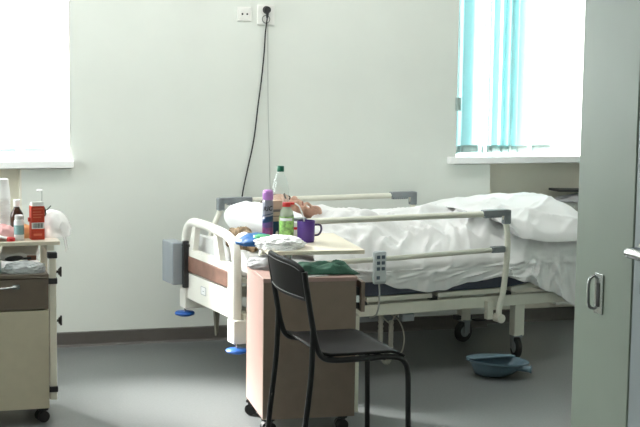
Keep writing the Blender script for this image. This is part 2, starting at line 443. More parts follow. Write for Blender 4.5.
m = MB(); m.cyl((0, 0, 0), (0, -.028, 0), .023, .019, 24).cyl((0, -.02, -.012), (-.002, -.024, -.046), .010, .006, 12); m.build('plug', DARKP, pl, smooth=True)
m = MB(); pts = [(2.058, -.034, 1.87), (2.052, -.014, 1.78), (2.046, -.010, 1.66), (2.030, -.012, 1.50), (2.012, -.012, 1.36), (1.988, -.012, 1.16), (1.95, -.013, .98), (1.922, -.014, .84), (1.90, -.015, .62), (1.89, -.02, .42)]
m.tube([V(p) - pl.location for p in pts], .0042, 8, 6); m.build('cable', CORDB, pl, smooth=True)
m = MB(); m.tube([(2.066, -.012, 1.83), (2.069, -.008, 1.62), (2.073, -.008, 1.36), (2.082, -.008, 1.10), (2.09, -.008, .87), (2.10, -.009, .60)], .0020, 6, 6)
tag(m.build('thin_cord', CORDG, smooth=True), 'thin grey cord hanging on the wall beside the black power cord', 'cord')

# ------------------------------------------------------------------ the bed (local frame: x from head to foot, y towards the wall)
BA = math.radians(8.5)
BN = V((1.6, -1.17, 0))
BR = Matrix.Rotation(BA, 4, 'Z')
BED = Matrix.Translation(BN) @ BR
def bw(p): return BED @ V(p)
bed = thing('hospital_bed', 'white adjustable hospital bed with side rails standing along the wall', 'bed', BN, BA)
BWID = .82

hm = MB()
arch = [(.025, .03, .24), (.025, .03, .42), (.025, .03, .60), (.025, .050, .685), (.025, .125, .735), (.025, .34, .754), (.025, .55, .757), (.025, .67, .747), (.025, .742, .70), (.025, .765, .61), (.025, .765, .50), (.025, .765, .36)]
hm.tube(arch, .025, 14, 6)
hm.lohi((.010, .03, .335), (.045, .765, .475)).lohi((.010, .03, .565), (.045, .765, .605)).lohi((.010, .03, .47), (.045, .115, .57)).lohi((.010, .695, .47), (.045, .765, .57))
for (ya, yb) in ((.600, .655), (.305, .255)):
    hm.prism([(yb - .034, .60), (yb + .034, .60), (ya + .020, .752), (ya - .020, .752)], .012, .042, 'x')
hm.build('headboard', BEDW, bed, smooth=True)
pm = MB(); pm.lohi((.006, .108, .480), (.040, .702, .572)); pm.build('headboard_panel', WOODP, bed, bevel=.012)
sm = MB(); sm.lohi((.0075, .415, .392), (.0095, .485, .435)); sy = sm.build('label_plate', WHITEP, bed)
sm = MB(); 
for lo, hi in (((.0068, .415, .392), (.0076, .485, .394)), ((.0068, .415, .433), (.0076, .485, .435)), ((.0068, .415, .392), (.0076, .417, .435)), ((.0068, .483, .392), (.0076, .485, .435)), ((.0068, .440, .41), (.0076, .460, .413))): sm.lohi(lo, hi)
sm.build('label_print', GREYP, sy)
# corner bumpers under the headboard
for (y0, y1, z0, z1, by, bz) in ((-.01, .085, .215, .335, -.005, .186), (.70, .79, .275, .39, .745, .246)):
    m = MB(); m.lohi((-.004, y0, z0), (.15, y1, z1)); cb = m.build('corner_block', BEDW, bed, bevel=.008)
    m = MB(); m.lathe([(0, -.014), (.03, -.016), (.052, -.008), (.055, 0), (.05, .008), (.02, .012), (0, .013)], (.012, by, bz), 28); m.build('bumper_wheel', BLUEP, cb, smooth=True)
    m = MB(); m.cyl((.012, by, bz - .02), (.012, by, z0 + .004), .007, n=10); m.build('bumper_stem', CHROME, cb)
# control box on the head end
m = MB(); m.lohi((-.075, .70, .410), (.0, .875, .640)); cbx = m.build('control_box', GREYB, bed, bevel=.008)
m = MB(); m.lohi((-.02, .678, .395), (.012, .703, .650)); m.build('box_bracket', DARKP, cbx, bevel=.004)
m = MB()
for k in range(9): m.lohi((-.070 + k * .007, .872, .43), (-.067 + k * .007, .879, .62))
m.build('cooling_ribs', GREYP, cbx)
m = MB(); m.tube([(-.02, .71, .62), (-.005, .685, .635), (.02, .67, .62)], .007, 8, 5); m.build('box_connector', DARKP, cbx, smooth=True)

# base frame
m = MB()
m.lohi((.05, .0, .305), (2.10, .045, .365)).lohi((.05, BWID - .045, .305), (2.10, BWID, .365))
for x in (.10, .50, 1.14, 1.66, 2.05): m.lohi((x, .045, .315), (x + .05, BWID - .045, .360))
m.build('base_frame', BEDM, bed, bevel=.004)
def zt(x):     # top of the platform
    return .405 + (max(0, .74 - x) * .20) + max(0, x - 1.62) * .13
for (x0, x1) in ((.07, .715), (.745, 1.135), (1.17, 1.60), (1.63, 2.10)):
    m = MB(); z0, z1 = zt(x0), zt(x1)
    m.prism([(x0, z0 - .026), (x1, z1 - .026), (x1, z1), (x0, z0)], .005, BWID - .005)
    m.build('platform_section', BEDM, bed, bevel=.003)
for x in (.73, 1.15, 1.615):
    m = MB(); m.lohi((x - .02, .01, .362), (x + .02, .05, .384)); m.build('platform_hinge', DARKP, bed)
m = MB(); m.prism([(.13, .36), (.175, .36), (.16, .15), (.148, .13)], .62, .645); m.build('hanging_bracket', M('bracket_grey', (126, 122, 110), .5), bed, bevel=.002)

def caster(parent, x, y, ztop, r=.062, rot=0.0, name='caster'):
    m = MB()
    # fork
    m.lohi((-.012, -.026, r * .8), (.03, -.018, ztop)).lohi((-.012, .018, r * .8), (.03, .026, ztop)).lohi((-.025, -.026, ztop - .012), (.04, .026, ztop + .002))
    f = m.build(name, GREYP, parent, bevel=.003, loc=(x, y, 0), rotz=rot)
    m = MB(); m.lathe([(.014, -.014), (r - .008, -.015), (r, -.009), (r, .009), (r - .008, .015), (.014, .014)], (0, 0, 0), 32)
    for v in m.b.verts: v.co = V((v.co.x, v.co.z, v.co.y + r))
    m.build('wheel', RUBBER, f, smooth=True)
    m = MB(); m.cyl((0, -.0165, r), (0, .0165, r), .032, n=20); m.build('wheel_hub', GREYP, f, smooth=True)
    return f
for x, y, rr in ((.52, .045, .4), (.52, .54, .3), (1.70, .045, 1.35), (1.66, .54, .2)):
    m = MB(); m.lohi((x - .032, y - .028, .128), (x + .032, y + .028, .32)); lg = m.build('leg', BEDM, bed, bevel=.005)
    caster(lg, x, y, .132, .062, rr)
m = MB(); m.lohi((1.60, .515, .135), (1.70, .565, .16)).lohi((1.73, .51, .118), (1.79, .57, .128)); m.build('brake_pedal', DARKP, bed, bevel=.003)
m = MB(); m.lohi((.55, .53, .24), (1.64, .56, .285)).lohi((.55, .03, .255), (.60, .55, .285)); m.build('lower_brace', BEDM, bed)
# actuator
m = MB(); m.cyl((.80, .30, .27), (1.05, .30, .25), .032, n=16).lohi((.70, .1, .255), (.98, .13, .305)).lohi((.96, .01, .262), (1.03, .05, .30)); m.build('lift_motor', GREYP, bed, smooth=True)
m = MB(); m.tube([(.875, .09, .31), (.873, .09, .23), (.874, .09, .12), (.888, .09, .055), (.915, .09, .032), (.938, .10, .06), (.946, .11, .15), (.952, .12, .26)], .015, 10, 8,
                 radii=lambda t: .0135 + .0022 * math.sin(t * 190)); m.build('cable_hose', HOSE, bed, smooth=True)
m = MB(); m.tube([(.93, .08, .29), (.98, .08, .25), (1.01, .08, .17), (1.0, .08, .09), (.96, .08, .055), (.93, .08, .06)], .004, 8, 6).tube([(.86, .07, .30), (.91, .06, .25), (.96, .07, .29), (1.0, .06, .27)], .004, 8, 6); m.build('cable', HOSE, bed, smooth=True)

# side rails
def rail(y, dy, zo=0.0, xs=0.0, xe_=-.03):
    top = .823 + zo
    m = MB()
    m.tube([(.27 + xs, y, top), (.8, y, top), (1.56 + xe_, y, top)], .0165, 14)
    b_ = m.build('side_rail', BEDM, bed, smooth=True)
    m = MB(); m.tube([(1.567 + xe_, y, top - .005), (1.582 + xe_, y, .74), (1.590 + xe_, y, .66), (1.585 + xe_, y, .54), (1.570 + xe_, y, .40), (1.548 + xe_, y, .32), (1.528 + xe_ * .4, y, .255)], .0165, 12, 6)
    m.cyl((1.528 + xe_ * .4, y - .03, .255), (1.528 + xe_ * .4, y + .03, .255), .024, n=20).cyl((1.528 + xe_ * .4, y - .034, .255), (1.528 + xe_ * .4, y - .028, .255), .010, n=14)
    m.build('rail_post', BEDM, b_, smooth=True)
    m = MB(); m.tube([(.262 + xs, y, top - .01), (.222 + xs, y, .74), (.19 + xs, y, .66), (.18 + xs, y, .54), (.165 + xs, y, .40), (.145 + xs, y, .30)], .0150, 12, 6); m.build('rail_post', BEDM, b_, smooth=True)
    m = MB(); m.tube([(.19 + xs, y, .603), (.8, y, .612), (1.585 + xe_, y, .630)], .0135, 12); m.build('lower_bar', BEDM, b_, smooth=True)
    for x0, x1, s_ in ((1.425 + xe_, 1.585 + xe_, 1), (.235 + xs, .43 + xs, -1)):
        m = MB(); m.lohi((x0, y - .020, top - .012), (x1, y + .020, top + .022))
        for k in range(7):
            xx = x0 + .012 + k * (x1 - x0 - .06) / 7 + (0 if s_ > 0 else .035); m.cyl((xx + .008, y - .019, top - .013), (xx + .008, y + .019, top - .013), .009, n=10)
        xe = x1 if s_ > 0 else x0
        m.lohi((xe - .028, y - .020, top - .058), (xe + .012, y + .020, top + .020)) if s_ > 0 else m.lohi((xe - .012, y - .020, top - .05), (xe + .028, y + .020, top + .020))
        m.build('grip', GREYP, b_, bevel=.006)
    m = MB(); m.lohi((1.485 + xe_, y - .017, .612), (1.57 + xe_, y + .017, .646)); m.build('bar_joint', GREYP, b_, bevel=.006)
    for x in (.20, 1.475):
        m = MB(); m.lohi((x - .018, min(y + .018 * dy, y + .055 * dy), .245), (x + .018, max(y + .018 * dy, y + .055 * dy), .345)); m.build('rail_bracket', BEDM, b_, bevel=.004)
rail(-.055, 1, 0, -.07)
rail(BWID + .055, -1, .012, .025, -.085)

# mattress, bent up at the head
def mt(x): return zt(x) + .001
m = MB()
NX, = (48,)
def msurf(x, y, top):
    ed = .0
    dy = min(y - .005, BWID - .005 - y); dx = min(x - .09, 2.09 - x)
    rnd = .03
    k = max(0, 1 - dy / rnd) if dy < rnd else 0; k2 = max(0, 1 - dx / rnd) if dx < rnd else 0
    drop = rnd * (1 - math.sqrt(max(0, 1 - min(1, k) ** 2))) + rnd * (1 - math.sqrt(max(0, 1 - min(1, k2) ** 2)))
    h = .125
    return mt(x) + (h - drop if top else .0 + drop * .3)
ys = [.005, .009, .016, .026, .036, .1, .2, .3, .41, .52, .62, .72, .784, .794, .804, .811, .815]
xs_ = [.09, .094, .10, .11, .12] + [.12 + k * .05 for k in range(1, 39)] + [2.06, 2.075, 2.084, 2.09]
top = [[m.b.verts.new((x, y, msurf(x, y, True) + .004 * noise.noise(V((x * 9, y * 9, 0))))) for y in ys] for x in xs_]
bot = [[m.b.verts.new((x, y, msurf(x, y, False))) for y in ys] for x in xs_]
for A, fl in ((top, False), (bot, True)):
    for i in range(len(xs_) - 1):
        for j in range(len(ys) - 1):
            q = (A[i][j], A[i + 1][j], A[i + 1][j + 1], A[i][j + 1]); m.b.faces.new(q[::-1] if fl else q)
for i in range(len(xs_) - 1):
    for j in (0, -1): m.b.faces.new((top[i][j], bot[i][j], bot[i + 1][j], top[i + 1][j]))
for j in range(len(ys) - 1):
    for i in (0, -1): m.b.faces.new((top[i][j], top[i][j + 1], bot[i][j + 1], bot[i][j]))
mat_o = m.build('mattress', MATT, smooth=True, loc=BN, rotz=BA)
tag(mat_o, 'dark blue grey mattress on the white hospital bed, under the sheet', 'mattress')
MT = .125

# pillow
def pillow_mesh(c, d, rot, seed):
    m = MB(); r = bmesh.ops.create_icosphere(m.b, subdivisions=5, radius=1)
    for v in r['verts']:
        p = v.co.copy()
        a = abs(p.x) ** .84 * (1 if p.x > 0 else -1); b = abs(p.y) ** .84 * (1 if p.y > 0 else -1)
        edge = max(abs(a), abs(b))
        z = p.z * (1 - .55 * edge ** 6)
        w = .09 * noise.noise(V((a * 3, b * 3, seed))) + .10 * (1 - abs(noise.noise(V((a * 5 + 2, b * 2.2, seed + 3)))) * 2) * (.4 + edge * .6)
        z += w * (1 if p.z > 0 else .2)
        q = rot @ V((a * d[0], b * d[1], z * d[2]))
        v.co = q + V(c)
    return m
pr = Matrix.Rotation(.24, 3, 'Y') @ Matrix.Rotation(.15, 3, 'Z')
tag(pillow_mesh((.365, .41, .752), (.20, .31, .105), pr, 1.0).build('pillow', PILLOWM, smooth=True, loc=BN, rotz=BA), 'white pillow under the head of the person in bed', 'pillow')
# brown plaid blanket by the pillow
tag(crumple((.115, .20, .672), (.055, .17, .085), 5, .3, 4).build('plaid_blanket', BROWNC, smooth=True, loc=BN, rotz=BA), 'crumpled brown plaid blanket between the pillow and the headboard', 'blanket')
tag(crumple((.26, .075, .650), (.15, .06, .075), 9, .22, 4).build('crumpled_towel', CLOTHG, smooth=True, loc=BN, rotz=BA), 'pale grey crumpled towel at the near edge of the mattress beside the headboard', 'towel')

# ------------------------------------------------------------------ person (one fused surface)
def fuse(m, name, mat, voxel, parent=None, smooth_it=4):
    me = bpy.data.meshes.new(name); m.b.to_mesh(me); m.b.free()
    o = bpy.data.objects.new(name, me); COL.objects.link(o)
    rm = o.modifiers.new('fuse', 'REMESH'); rm.mode = 'VOXEL'; rm.voxel_size = voxel; rm.use_smooth_shade = True
    sm = o.modifiers.new('soft', 'SMOOTH'); sm.iterations = smooth_it; sm.factor = .5
    dg = bpy.context.evaluated_depsgraph_get()
    me2 = bpy.data.meshes.new_from_object(o.evaluated_get(dg)); me2.name = name
    o.modifiers.clear(); o.data = me2
    me2.materials.clear(); me2.materials.append(mat)
    for p in me2.polygons: p.use_smooth = True
    if parent: o.parent = parent
    return o
pm = MB()
def limb(pts, rads, n=14):
    k = len(pts) - 1
    def rf(t):
        x = t * k; i = min(int(x), k - 1); f = x - i
        return rads[i] + (rads[i + 1] - rads[i]) * f
    pp = []
    for i in range(k):
        for j in range(6): pp.append(V(pts[i]).lerp(V(pts[i + 1]), j / 6))
    pp.append(V(pts[-1]))
    pm.tube(pp, 1, n, radii=rf)
    for p, r_ in zip(pts, rads): pm.ball(p, r_ * .99, sub=2)
# trunk
pm.ball((1.10, .42, .635), (.14, .165, .095), sub=3); pm.ball((.95, .42, .640), (.17, .15, .092), sub=3); pm.ball((.78, .42, .685), (.16, .175, .10), Matrix.Rotation(.2, 3, 'Y'), 3)
limb([(.72, .42, .70), (.60, .43, .765), (.53, .43, .80)], [.09, .058, .055])
for s_ in (-1, 1):
    limb([(1.14, .42 + .09 * s_, .63), (1.50, .42 + .11 * s_, .65), (1.86, .42 + .11 * s_, .66)], [.082, .058, .042])
    limb([(1.86, .42 + .11 * s_, .66), (1.88, .42 + .12 * s_, .72), (1.885, .42 + .125 * s_, .775)], [.042, .038, .022])
# far arm along the body
limb([(.70, .60, .70), (.90, .645, .66), (1.12, .60, .655)], [.055, .042, .03])
# near arm bent up: elbow on the mattress, hand near the chin
limb([(.72, .28, .67), (.86, .30, .60), (.63, .345, .785)], [.050, .040, .027])
# head: crown to the head end, face turned to the door
hc = V((.455, .42, .838))
hu = V((-.93, 0, .20)).normalized(); hf = V((.12, -.86, .42)); hf = (hf - hu * hf.dot(hu)).normalized(); hs = hu.cross(hf).normalized()
def H(s_, f, u): return hc + hs * s_ + hf * f + hu * u
HR = Matrix((hs, hf, hu)).transposed()
pm.ball(H(0, -.012, .025), (.074, .094, .088), HR, 3)
pm.ball(H(0, .015, -.045), (.058, .066, .068), HR, 3)
pm.ball(H(0, .040, -.085), (.030, .034, .026), HR, 2)       # chin
pm.ball(H(0, .083, -.012), (.013, .018, .026), HR, 2); pm.ball(H(0, .096, -.026), (.015, .014, .012), HR, 2)   # nose
pm.ball(H(0, .074, .040), (.052, .016, .012), HR, 2)        # brow
pm.ball(H(-.028, .070, -.025), (.022, .016, .02), HR, 2); pm.ball(H(.028, .070, -.025), (.022, .016, .02), HR, 2)
pm.ball(H(0, .078, -.060), (.024, .010, .007), HR, 2); pm.ball(H(0, .076, -.070), (.022, .010, .008), HR, 2)   # lips
for s_ in (-1, 1): pm.ball(H(.074 * s_, -.01, -.005), (.010, .02, .03), HR, 2)
# hand: palm and five curled fingers
wr = V((.63, .345, .785)); hd = V((-.72, .10, .42)).normalized(); ac = V((.05, -.55, .75)); ac = (ac - hd * ac.dot(hd)).normalized(); nn = hd.cross(ac).normalized()
def Q(a, b, c): return wr + hd * a + ac * b + nn * c
PR = Matrix((hd, ac, nn)).transposed()
pm.ball(Q(.048, .0, 0), (.050, .040, .017), PR, 3)
for k, (b, L) in enumerate(((-.039, .060), (-.0132, .074), (.0132, .080), (.039, .070))):
    sp = 1.3
    pts = [Q(.05, b * .8, 0), Q(.088, b, .002), Q(.088 + L * .42, b * sp, -.012), Q(.088 + L * .62, b * sp, -.034), Q(.088 + L * .55, b * sp * .98, -.054)]
    pm.tube(pts, .0085, 10, 4, radii=lambda t: .0090 - .0024 * t)
pm.tube([Q(.02, .03, -.004), Q(.045, .058, -.014), Q(.07, .066, -.026), Q(.092, .060, -.034)], .01, 10, 4, radii=lambda t: .0125 - .004 * t)
person = fuse(pm, 'person', SKIN, .0036, None, 2)
person.location = BN; person.rotation_euler = (0, 0, BA)
tag(person, 'person lying in bed under the sheet, one hand raised near the chin', 'person')
m = MB(); m.ball(H(0, -.030, .038), (.081, .088, .088), HR, 4)
for v in m.b.verts:
    q = v.co - hc
    v.co += (v.co - hc).normalized() * .004 * noise.noise(v.co * 60)
m.build('hair', HAIR, person, smooth=True)
for s_ in (-1, 1):
    m = MB(); m.tube([H(.014 * s_, .089, .036), H(.030 * s_, .088, .044), H(.046 * s_, .076, .040)], .005, 6, 4); m.build('eyebrow', HAIR, person, smooth=True)
for s_ in (-1, 1):
    m = MB(); m.tube([H(.018 * s_, .080, .012), H(.030 * s_, .082, .008), H(.042 * s_, .074, .012)], .0035, 6, 4); m.build('closed_eye', HAIR, person, smooth=True)
m = MB(); m.tube([H(-.018, .087, -.065), H(0, .090, -.064), H(.018, .087, -.065)], .003, 6, 4); m.build('mouth', M('lips', (150, 88, 78), .5), person, smooth=True)

# ------------------------------------------------------------------ bed linen
def creases(seed, n, xr, sr, L, W, amp, ang=(-.9, .9)):
    R_ = random.Random(seed); out = []
    for _ in range(n):
        a = R_.uniform(*ang); out.append((R_.uniform(*xr), R_.uniform(*sr), math.cos(a), math.sin(a), R_.uniform(*L), R_.uniform(*W), R_.uniform(.35, 1) * amp))
    return out
def crease_h(cs, x, s_):
    h = 0
    for cx, cy, ca, sa, L, W, A in cs:
        dx, dy = x - cx, s_ - cy
        t = dx * ca + dy * sa; p = -dx * sa + dy * ca
        if abs(t) < L and abs(p) < 3 * W:
            f = (1 - (t / L) ** 2) ** 2
            h += A * f * math.exp(-abs(p / W) ** 1.3)
    return .042 * math.tanh(h / .042)
bodyz = [(.44, .72), (.54, .775), (.62, .812), (.68, .825), (.82, .808), (1.0, .780), (1.2, .793), (1.43, .814), (1.6, .832), (1.75, .836), (2.0, .832), (2.13, .79)]
hem = [(.44, .53), (.72, .505), (.94, .445), (1.10, .415), (1.17, .425), (1.37, .455), (1.56, .475), (1.70, .44), (1.85, .375), (2.05, .275), (2.14, .26)]
CS = creases(3, 70, (.5, 1.7), (-.1, .9), (.08, .30), (.010, .028),   .036, (-.7, .9)) + creases(31, 70, (.5, 2.0), (-.1, .6), (.10, .28), (.007, .015), .021, (-1.2, 1.0)) + creases(44, 30, (1.55, 2.1), (-.34, -.02), (.12, .26), (.008, .02), .030, (1.2, 1.9)) + creases(8, 34, (.5, 1.7), (-.35, .15), (.08, .22), (.010, .022), .022, (.3, 1.5))
YB = .42
def sheet_pt(x, w):
    """w runs from 0 at the near hem to 1 at the far edge"""
    mt_ = mt(x) + MT
    zc = lerpt(bodyz, x); zh = lerpt(hem, x)
    if w < .30:                       # hanging side
        t = w / .30
        y = -.008 - .006 * (1 - t) - .05 * max(0, x - 1.58) * (1 - t); z = zh + (mt_ + .02 - zh) * t
        s_ = -.35 * (1 - t)
        h = crease_h(CS, x, s_)
        wav = .010 * math.sin(x * 23 + 2 * math.sin(x * 5)) * (1 - t) ** .7
        return V((x, max(-.030 if x < 1.54 else -.035 - .06 * min(1, (x - 1.54) / .1), y - abs(h) * (.8 if x < 1.6 else 1.2) * (1 - .5 * t) - abs(wav) * (1 if x < 1.6 else 1.8)), z + (.010 * noise.noise(V((x * 8, 1, 0)))) * (1 - t)))
    t = (w - .30) / .70
    y = -.012 + t * .83
    if y < YB: k = (YB - y) / (YB + .012)
    else: k = (y - YB) / (.818 - YB)
    prof = max(0, 1 - k ** 2.3) ** .80
    if y < YB:
        lin_ = 1 - k; prof = .55 * prof + .45 * lin_
    base = mt_ + .022
    z = base + (zc - base) * prof
    h = crease_h(CS, x, y) * (1.7 - 1.3 * max(0, min(1, (y - .25) / .2))) + .012 * noise.noise(V((x * 5, y * 5, 3))) + .022 * (1 - 2.2 * abs(noise.noise(V((x * 3.0 + y * 2.5, y * 4.5 - x * 1.4, 7))))) * (1 - .6 * max(0, min(1, (y - .28) / .15)))
    edge = min(1, t / .08)
    return V((x, y, z + h * (.3 + .7 * edge) ))
def sheet_f(u, w):
    lo = .44 + .17 * max(0, min(1, (w - .53) / .07)) + .015 * math.sin(w * 19)
    x = lo + (2.125 - lo) * u
    return sheet_pt(x, w)
m = MB(); m.grid(sheet_f, 170, 110)
sh = m.build('bed_sheet', SHEET, smooth=True, loc=BN, rotz=BA, solid=.004, off=1)
tag(sh, 'creased white sheet covering the person and hanging over the near side of the mattress', 'sheet')

def draw_f(u, v):
    x = .080 + .86 * max(0, (u - .06) / .94)
    t = mt(x) + MT + .004
    hem_ = lerpt([(.08, .545), (.3, .50), (.55, .49), (.95, .485)], x)
    if v < .25:
        k = v / .25; w_ = .004 * math.sin(x * 31 + 3 * k)
        zz = hem_ + (t - .012 - hem_) * k
        return V((x, -.003 - abs(w_) * (1 - k), min(zz, hem_ + (zz - hem_) * u / .06) if u < .06 else zz))
    k = (v - .25) / .75; y = .0 + .822 * k
    if u < .06: return V((x, y, .545 + (t - .010 * max(0, 1 - k / .05) ** 2 - .545) * u / .06))
    return V((x, y, t - .010 * max(0, 1 - k / .05) ** 2 + .006 * noise.noise(V((x * 12, y * 9, 2))) + .006))
m = MB(); m.grid(draw_f, 66, 50)
tag(m.build('bottom_sheet', SHEET, smooth=True, loc=BN, rotz=BA, solid=.002, off=1), 'flat white bottom sheet on the head half of the mattress under the pillow', 'sheet')

# duvet bunched up over the feet
DC = creases(21, 70, (1.45, 2.0), (-.1, .9), (.08, .26), (.008, .026), .030, (-.6, 1.1))
def duvet_f(u, w):
    x = 1.42 + .715 * u
    xs0 = max(0, min(1, (x - 1.42) / .22)); tx = xs0 * xs0 * (3 - 2 * xs0)
    ztop = lerpt([(1.42, .822), (1.6, .843), (1.75, .856), (1.9, .860), (2.03, .872), (2.14, .838)], x)
    lipz = lerpt([(1.42, .80), (1.52, .795), (1.60, .745), (1.68, .675), (1.84, .652), (2.05, .650)], x)
    lipy = lerpt([(1.42, .14), (1.55, .06), (1.62, -.01), (1.75, -.045), (2.05, -.06)], x)
    if w < .16:       # underside of the lip
        t = w / .16
        a = PI * (1 - t) * .5
        y = lipy + .10 * (1 - t) ; z = lipz + .004 - .012 * math.sin(PI * t)
        y0 = .10; 
        return V((x, lipy + .11 * (1 - t) ** 1.5 , lipz + .012 * (1 - t)))
    t = (w - .16) / .84
    y = lipy + (.835 - lipy) * (t ** 1.25)
    yy = (y - lipy) / (.45 - lipy)
    if yy < 1:
        k = 1 - yy; z = lipz + .02 + (ztop - lipz - .02) * (1 - k ** 2.6) ** .85
        if t < .04: z = lipz + (z - lipz) * (t / .04) ** .6
    else:
        k = (y - .45) / (.835 - .45); z = ztop - (ztop - .60) * k ** 2.6
    h = crease_h(DC, x, y) * (1 - .65 * max(0, min(1, (y - .25) / .2))) + .014 * noise.noise(V((x * 6, y * 5, 11)))
    return V((x, y, z + h * min(1, t / .1) * .8 * (.4 + .6 * tx)))
m = MB(); m.grid(duvet_f, 90, 90)
dv = m.build('duvet', SHEET, smooth=True, loc=BN, rotz=BA, solid=.006, off=-1)
tag(dv, 'bulky white duvet heaped over the foot end of the bed beside the door lining', 'duvet')

# remote handset on the lower bar
rc = thing('bed_remote', 'grey bed remote with dark buttons hanging on the lower rail bar', 'remote', bw((.762, -.092, .575)), BA)
m = MB(); m.lohi((-.036, -.014, -.085), (.036, .012, .085)); m.build('remote_case', REMOTE, rc, bevel=.010)
m = MB()
m.lohi((-.030, -.0155, -.070), (.030, -.0135, .074)); m.build('key_panel', M('panel_pale', (205, 212, 214), .4), rc, bevel=.003)
for (x, z) in ((-.014, .056), (.014, .056), (-.014, .026), (.014, .026), (-.014, -.004), (.014, -.004), (-.014, -.050)):
    m = MB(); m.lohi((x - .0095, -.019, z - .009), (x + .0095, -.0145, z + .009)); m.build('button', BLUEK, rc, bevel=.002)
m = MB(); m.lohi((-.012, .010, .02), (.012, .02, .07)).tube([(0, .016, .066), (0, .028, .066), (0, .052, .062), (0, .057, .045)], .004, 6, 4); m.build('hook', REMOTE, rc)
m = MB(); m.tube([(0, 0, -.084), (.004, 0, -.14), (.006, .01, -.20), (.012, .05, -.255), (.035, .16, -.29), (.10, .18, -.27)], .0045, 8, 6); m.build('remote_cable', CORDG, rc, smooth=True)

# ------------------------------------------------------------------ near bedside cabinet (front turned to the right)
CX0, CX1, CY0, CY1 = 1.527, 1.939, -2.092, -1.676
cab = thing('bedside_cabinet', 'pinkish bedside cabinet with taupe side on casters behind the black chair', 'cabinet', ((CX0 + CX1) / 2, (CY0 + CY1) / 2, 0), math.radians(-4))
hx, hy = (CX1 - CX0) / 2, (CY1 - CY0) / 2
m = MB(); m.lohi((-hx, -hy + .016, .072), (-hx + .018, hy, .672)); m.build('back_panel', PINKL, cab, bevel=.0015)
m = MB(); m.lohi((-hx, -hy, .070), (hx, -hy + .016, .674)); m.build('side_panel', TAUPE, cab, bevel=.0015)
m = MB(); m.lohi((-hx + .018, hy - .016, .072), (hx, hy, .672)); m.build('side_panel', TAUPE, cab, bevel=.0015)
m = MB(); m.lohi((-hx - .002, -hy - .002, .674), (hx + .004, hy + .002, .692)); m.build('cabinet_top', PINKL, cab, bevel=.0015)
m = MB(); m.lohi((-hx + .018, -hy + .016, .072), (hx - .002, hy - .016, .09)).lohi((-hx + .018, -hy + .016, .52), (hx - .002, hy - .016, .535)); m.build('shelf', WHITEL, cab)
m = MB(); m.lohi((hx, -hy + .001, .085), (hx + .017, hy - .003, .520)); dr = m.build('door', WHITEL, cab, bevel=.002)
m = MB(); m.tube([(hx + .017, .16, .40), (hx + .04, .16, .41), (hx + .04, .16, .47), (hx + .017, .16, .48)], .005, 8, 4); m.build('door_handle', CHROME, dr, smooth=True)
m = MB(); m.lohi((hx + .022, -hy + .001, .535), (hx + .040, hy - .003, .668)); df = m.build('drawer', TAUPE, cab, bevel=.002)
m = MB(); m.lohi((-.15, -hy + .03, .55), (hx + .022, -hy + .04, .64)).lohi((-.15, hy - .04, .55), (hx + .022, hy - .03, .64)).lohi((-.15, -hy + .03, .545), (hx + .022, hy - .03, .55)); m.build('drawer_box', DARKP, df)
m = MB(); m.lohi((hx - .004, -hy + .017, .575), (hx + .021, -hy + .0285, .605)); m.build('drawer_runner', CHROME, df)
m = MB(); m.tube([(hx + .040, -.06, .60), (hx + .062, -.05, .60), (hx + .062, .05, .60), (hx + .040, .06, .60)], .005, 8, 4); m.build('drawer_handle', CHROME, df, smooth=True)
for (x, y, rr) in ((-hx + .03, -hy + .03, .5), (-hx + .02, hy - .04, 2.6), (hx - .05, -hy + .04, .1), (hx - .05, hy - .04, .2)):
    m = MB(); m.lohi((-.022, -.022, .056), (.022, .022, .0715)).lohi((-.006, -.018, .02), (.014, .018, .06)); cf = m.build('caster', DARKP, cab, bevel=.004, loc=(x, y, 0), rotz=rr)
    m = MB()
    for s_ in (-.016, .016): m.cyl((0, s_ - .009, .026), (0, s_ + .009, .026), .026, n=22)
    m.build('wheel', RUBBER, cf, smooth=True)
# lift-up leaf held above the cabinet
LX0, LX1, LY0, LY1 = 1.585, 2.026, -1.900, -1.29
cx, cy = cab.location.x, cab.location.y
m = MB(); m.lohi((LX0 - cx, LY0 - cy, .764), (LX1 - cx, LY1 - cy, .782)); lf = m.build('table_leaf', LEAFM, cab, bevel=.003)
m = MB()
for x, y in ((1.70, -1.80), (1.70, -1.70)): m.cyl((x - cx, y - cy, .692), (x - cx, y - cy, .764), .011, n=12)
m.lohi((1.66 - cx, -1.83 - cy, .754), (1.74 - cx, -1.67 - cy, .764)); m.build('leaf_post', CHROME, cab, smooth=True)
ZL = .7822

# ------------------------------------------------------------------ things on the leaf
can = thing('spray_can', 'tall purple spray can with a lilac cap and lettering on the table leaf', 'spray can', (1.681, -1.500, ZL))
R0 = .0260
m = MB(); m.lathe([(0, 0), (.022, 0), (R0, .004), (R0, .060)], n=36, caps=False); m.build('can_base', MAROON, can, smooth=True)
m = MB(); m.lathe([(R0, .060), (R0, .112)], n=36, caps=False); m.build('can_body', CANP, can, smooth=True)
m = MB(); m.lathe([(R0, .112), (R0, .178), (.024, .188), (.018, .192)], n=36, caps=False); cb = m.build('can_shoulder', CANG, can, smooth=True)
m = MB(); m.lathe([(.0235, .190), (.0255, .193), (.0255, .222), (.0235, .232), (.018, .2365), (0, .2375)], n=36); m.build('can_cap', LILAC, can, smooth=True)
def wrap(r, zc, phi0):
    def xf(co):
        a = phi0 + co.x / r
        rr = r + co.z + .0004
        return V((rr * math.sin(a), -rr * math.cos(a), zc + co.y + co.x * .10))
    return xf
text_mesh('RIC', .030, 'lettering', INK, can, wrap(R0, .140, -.24), .0003, .0007, .12)
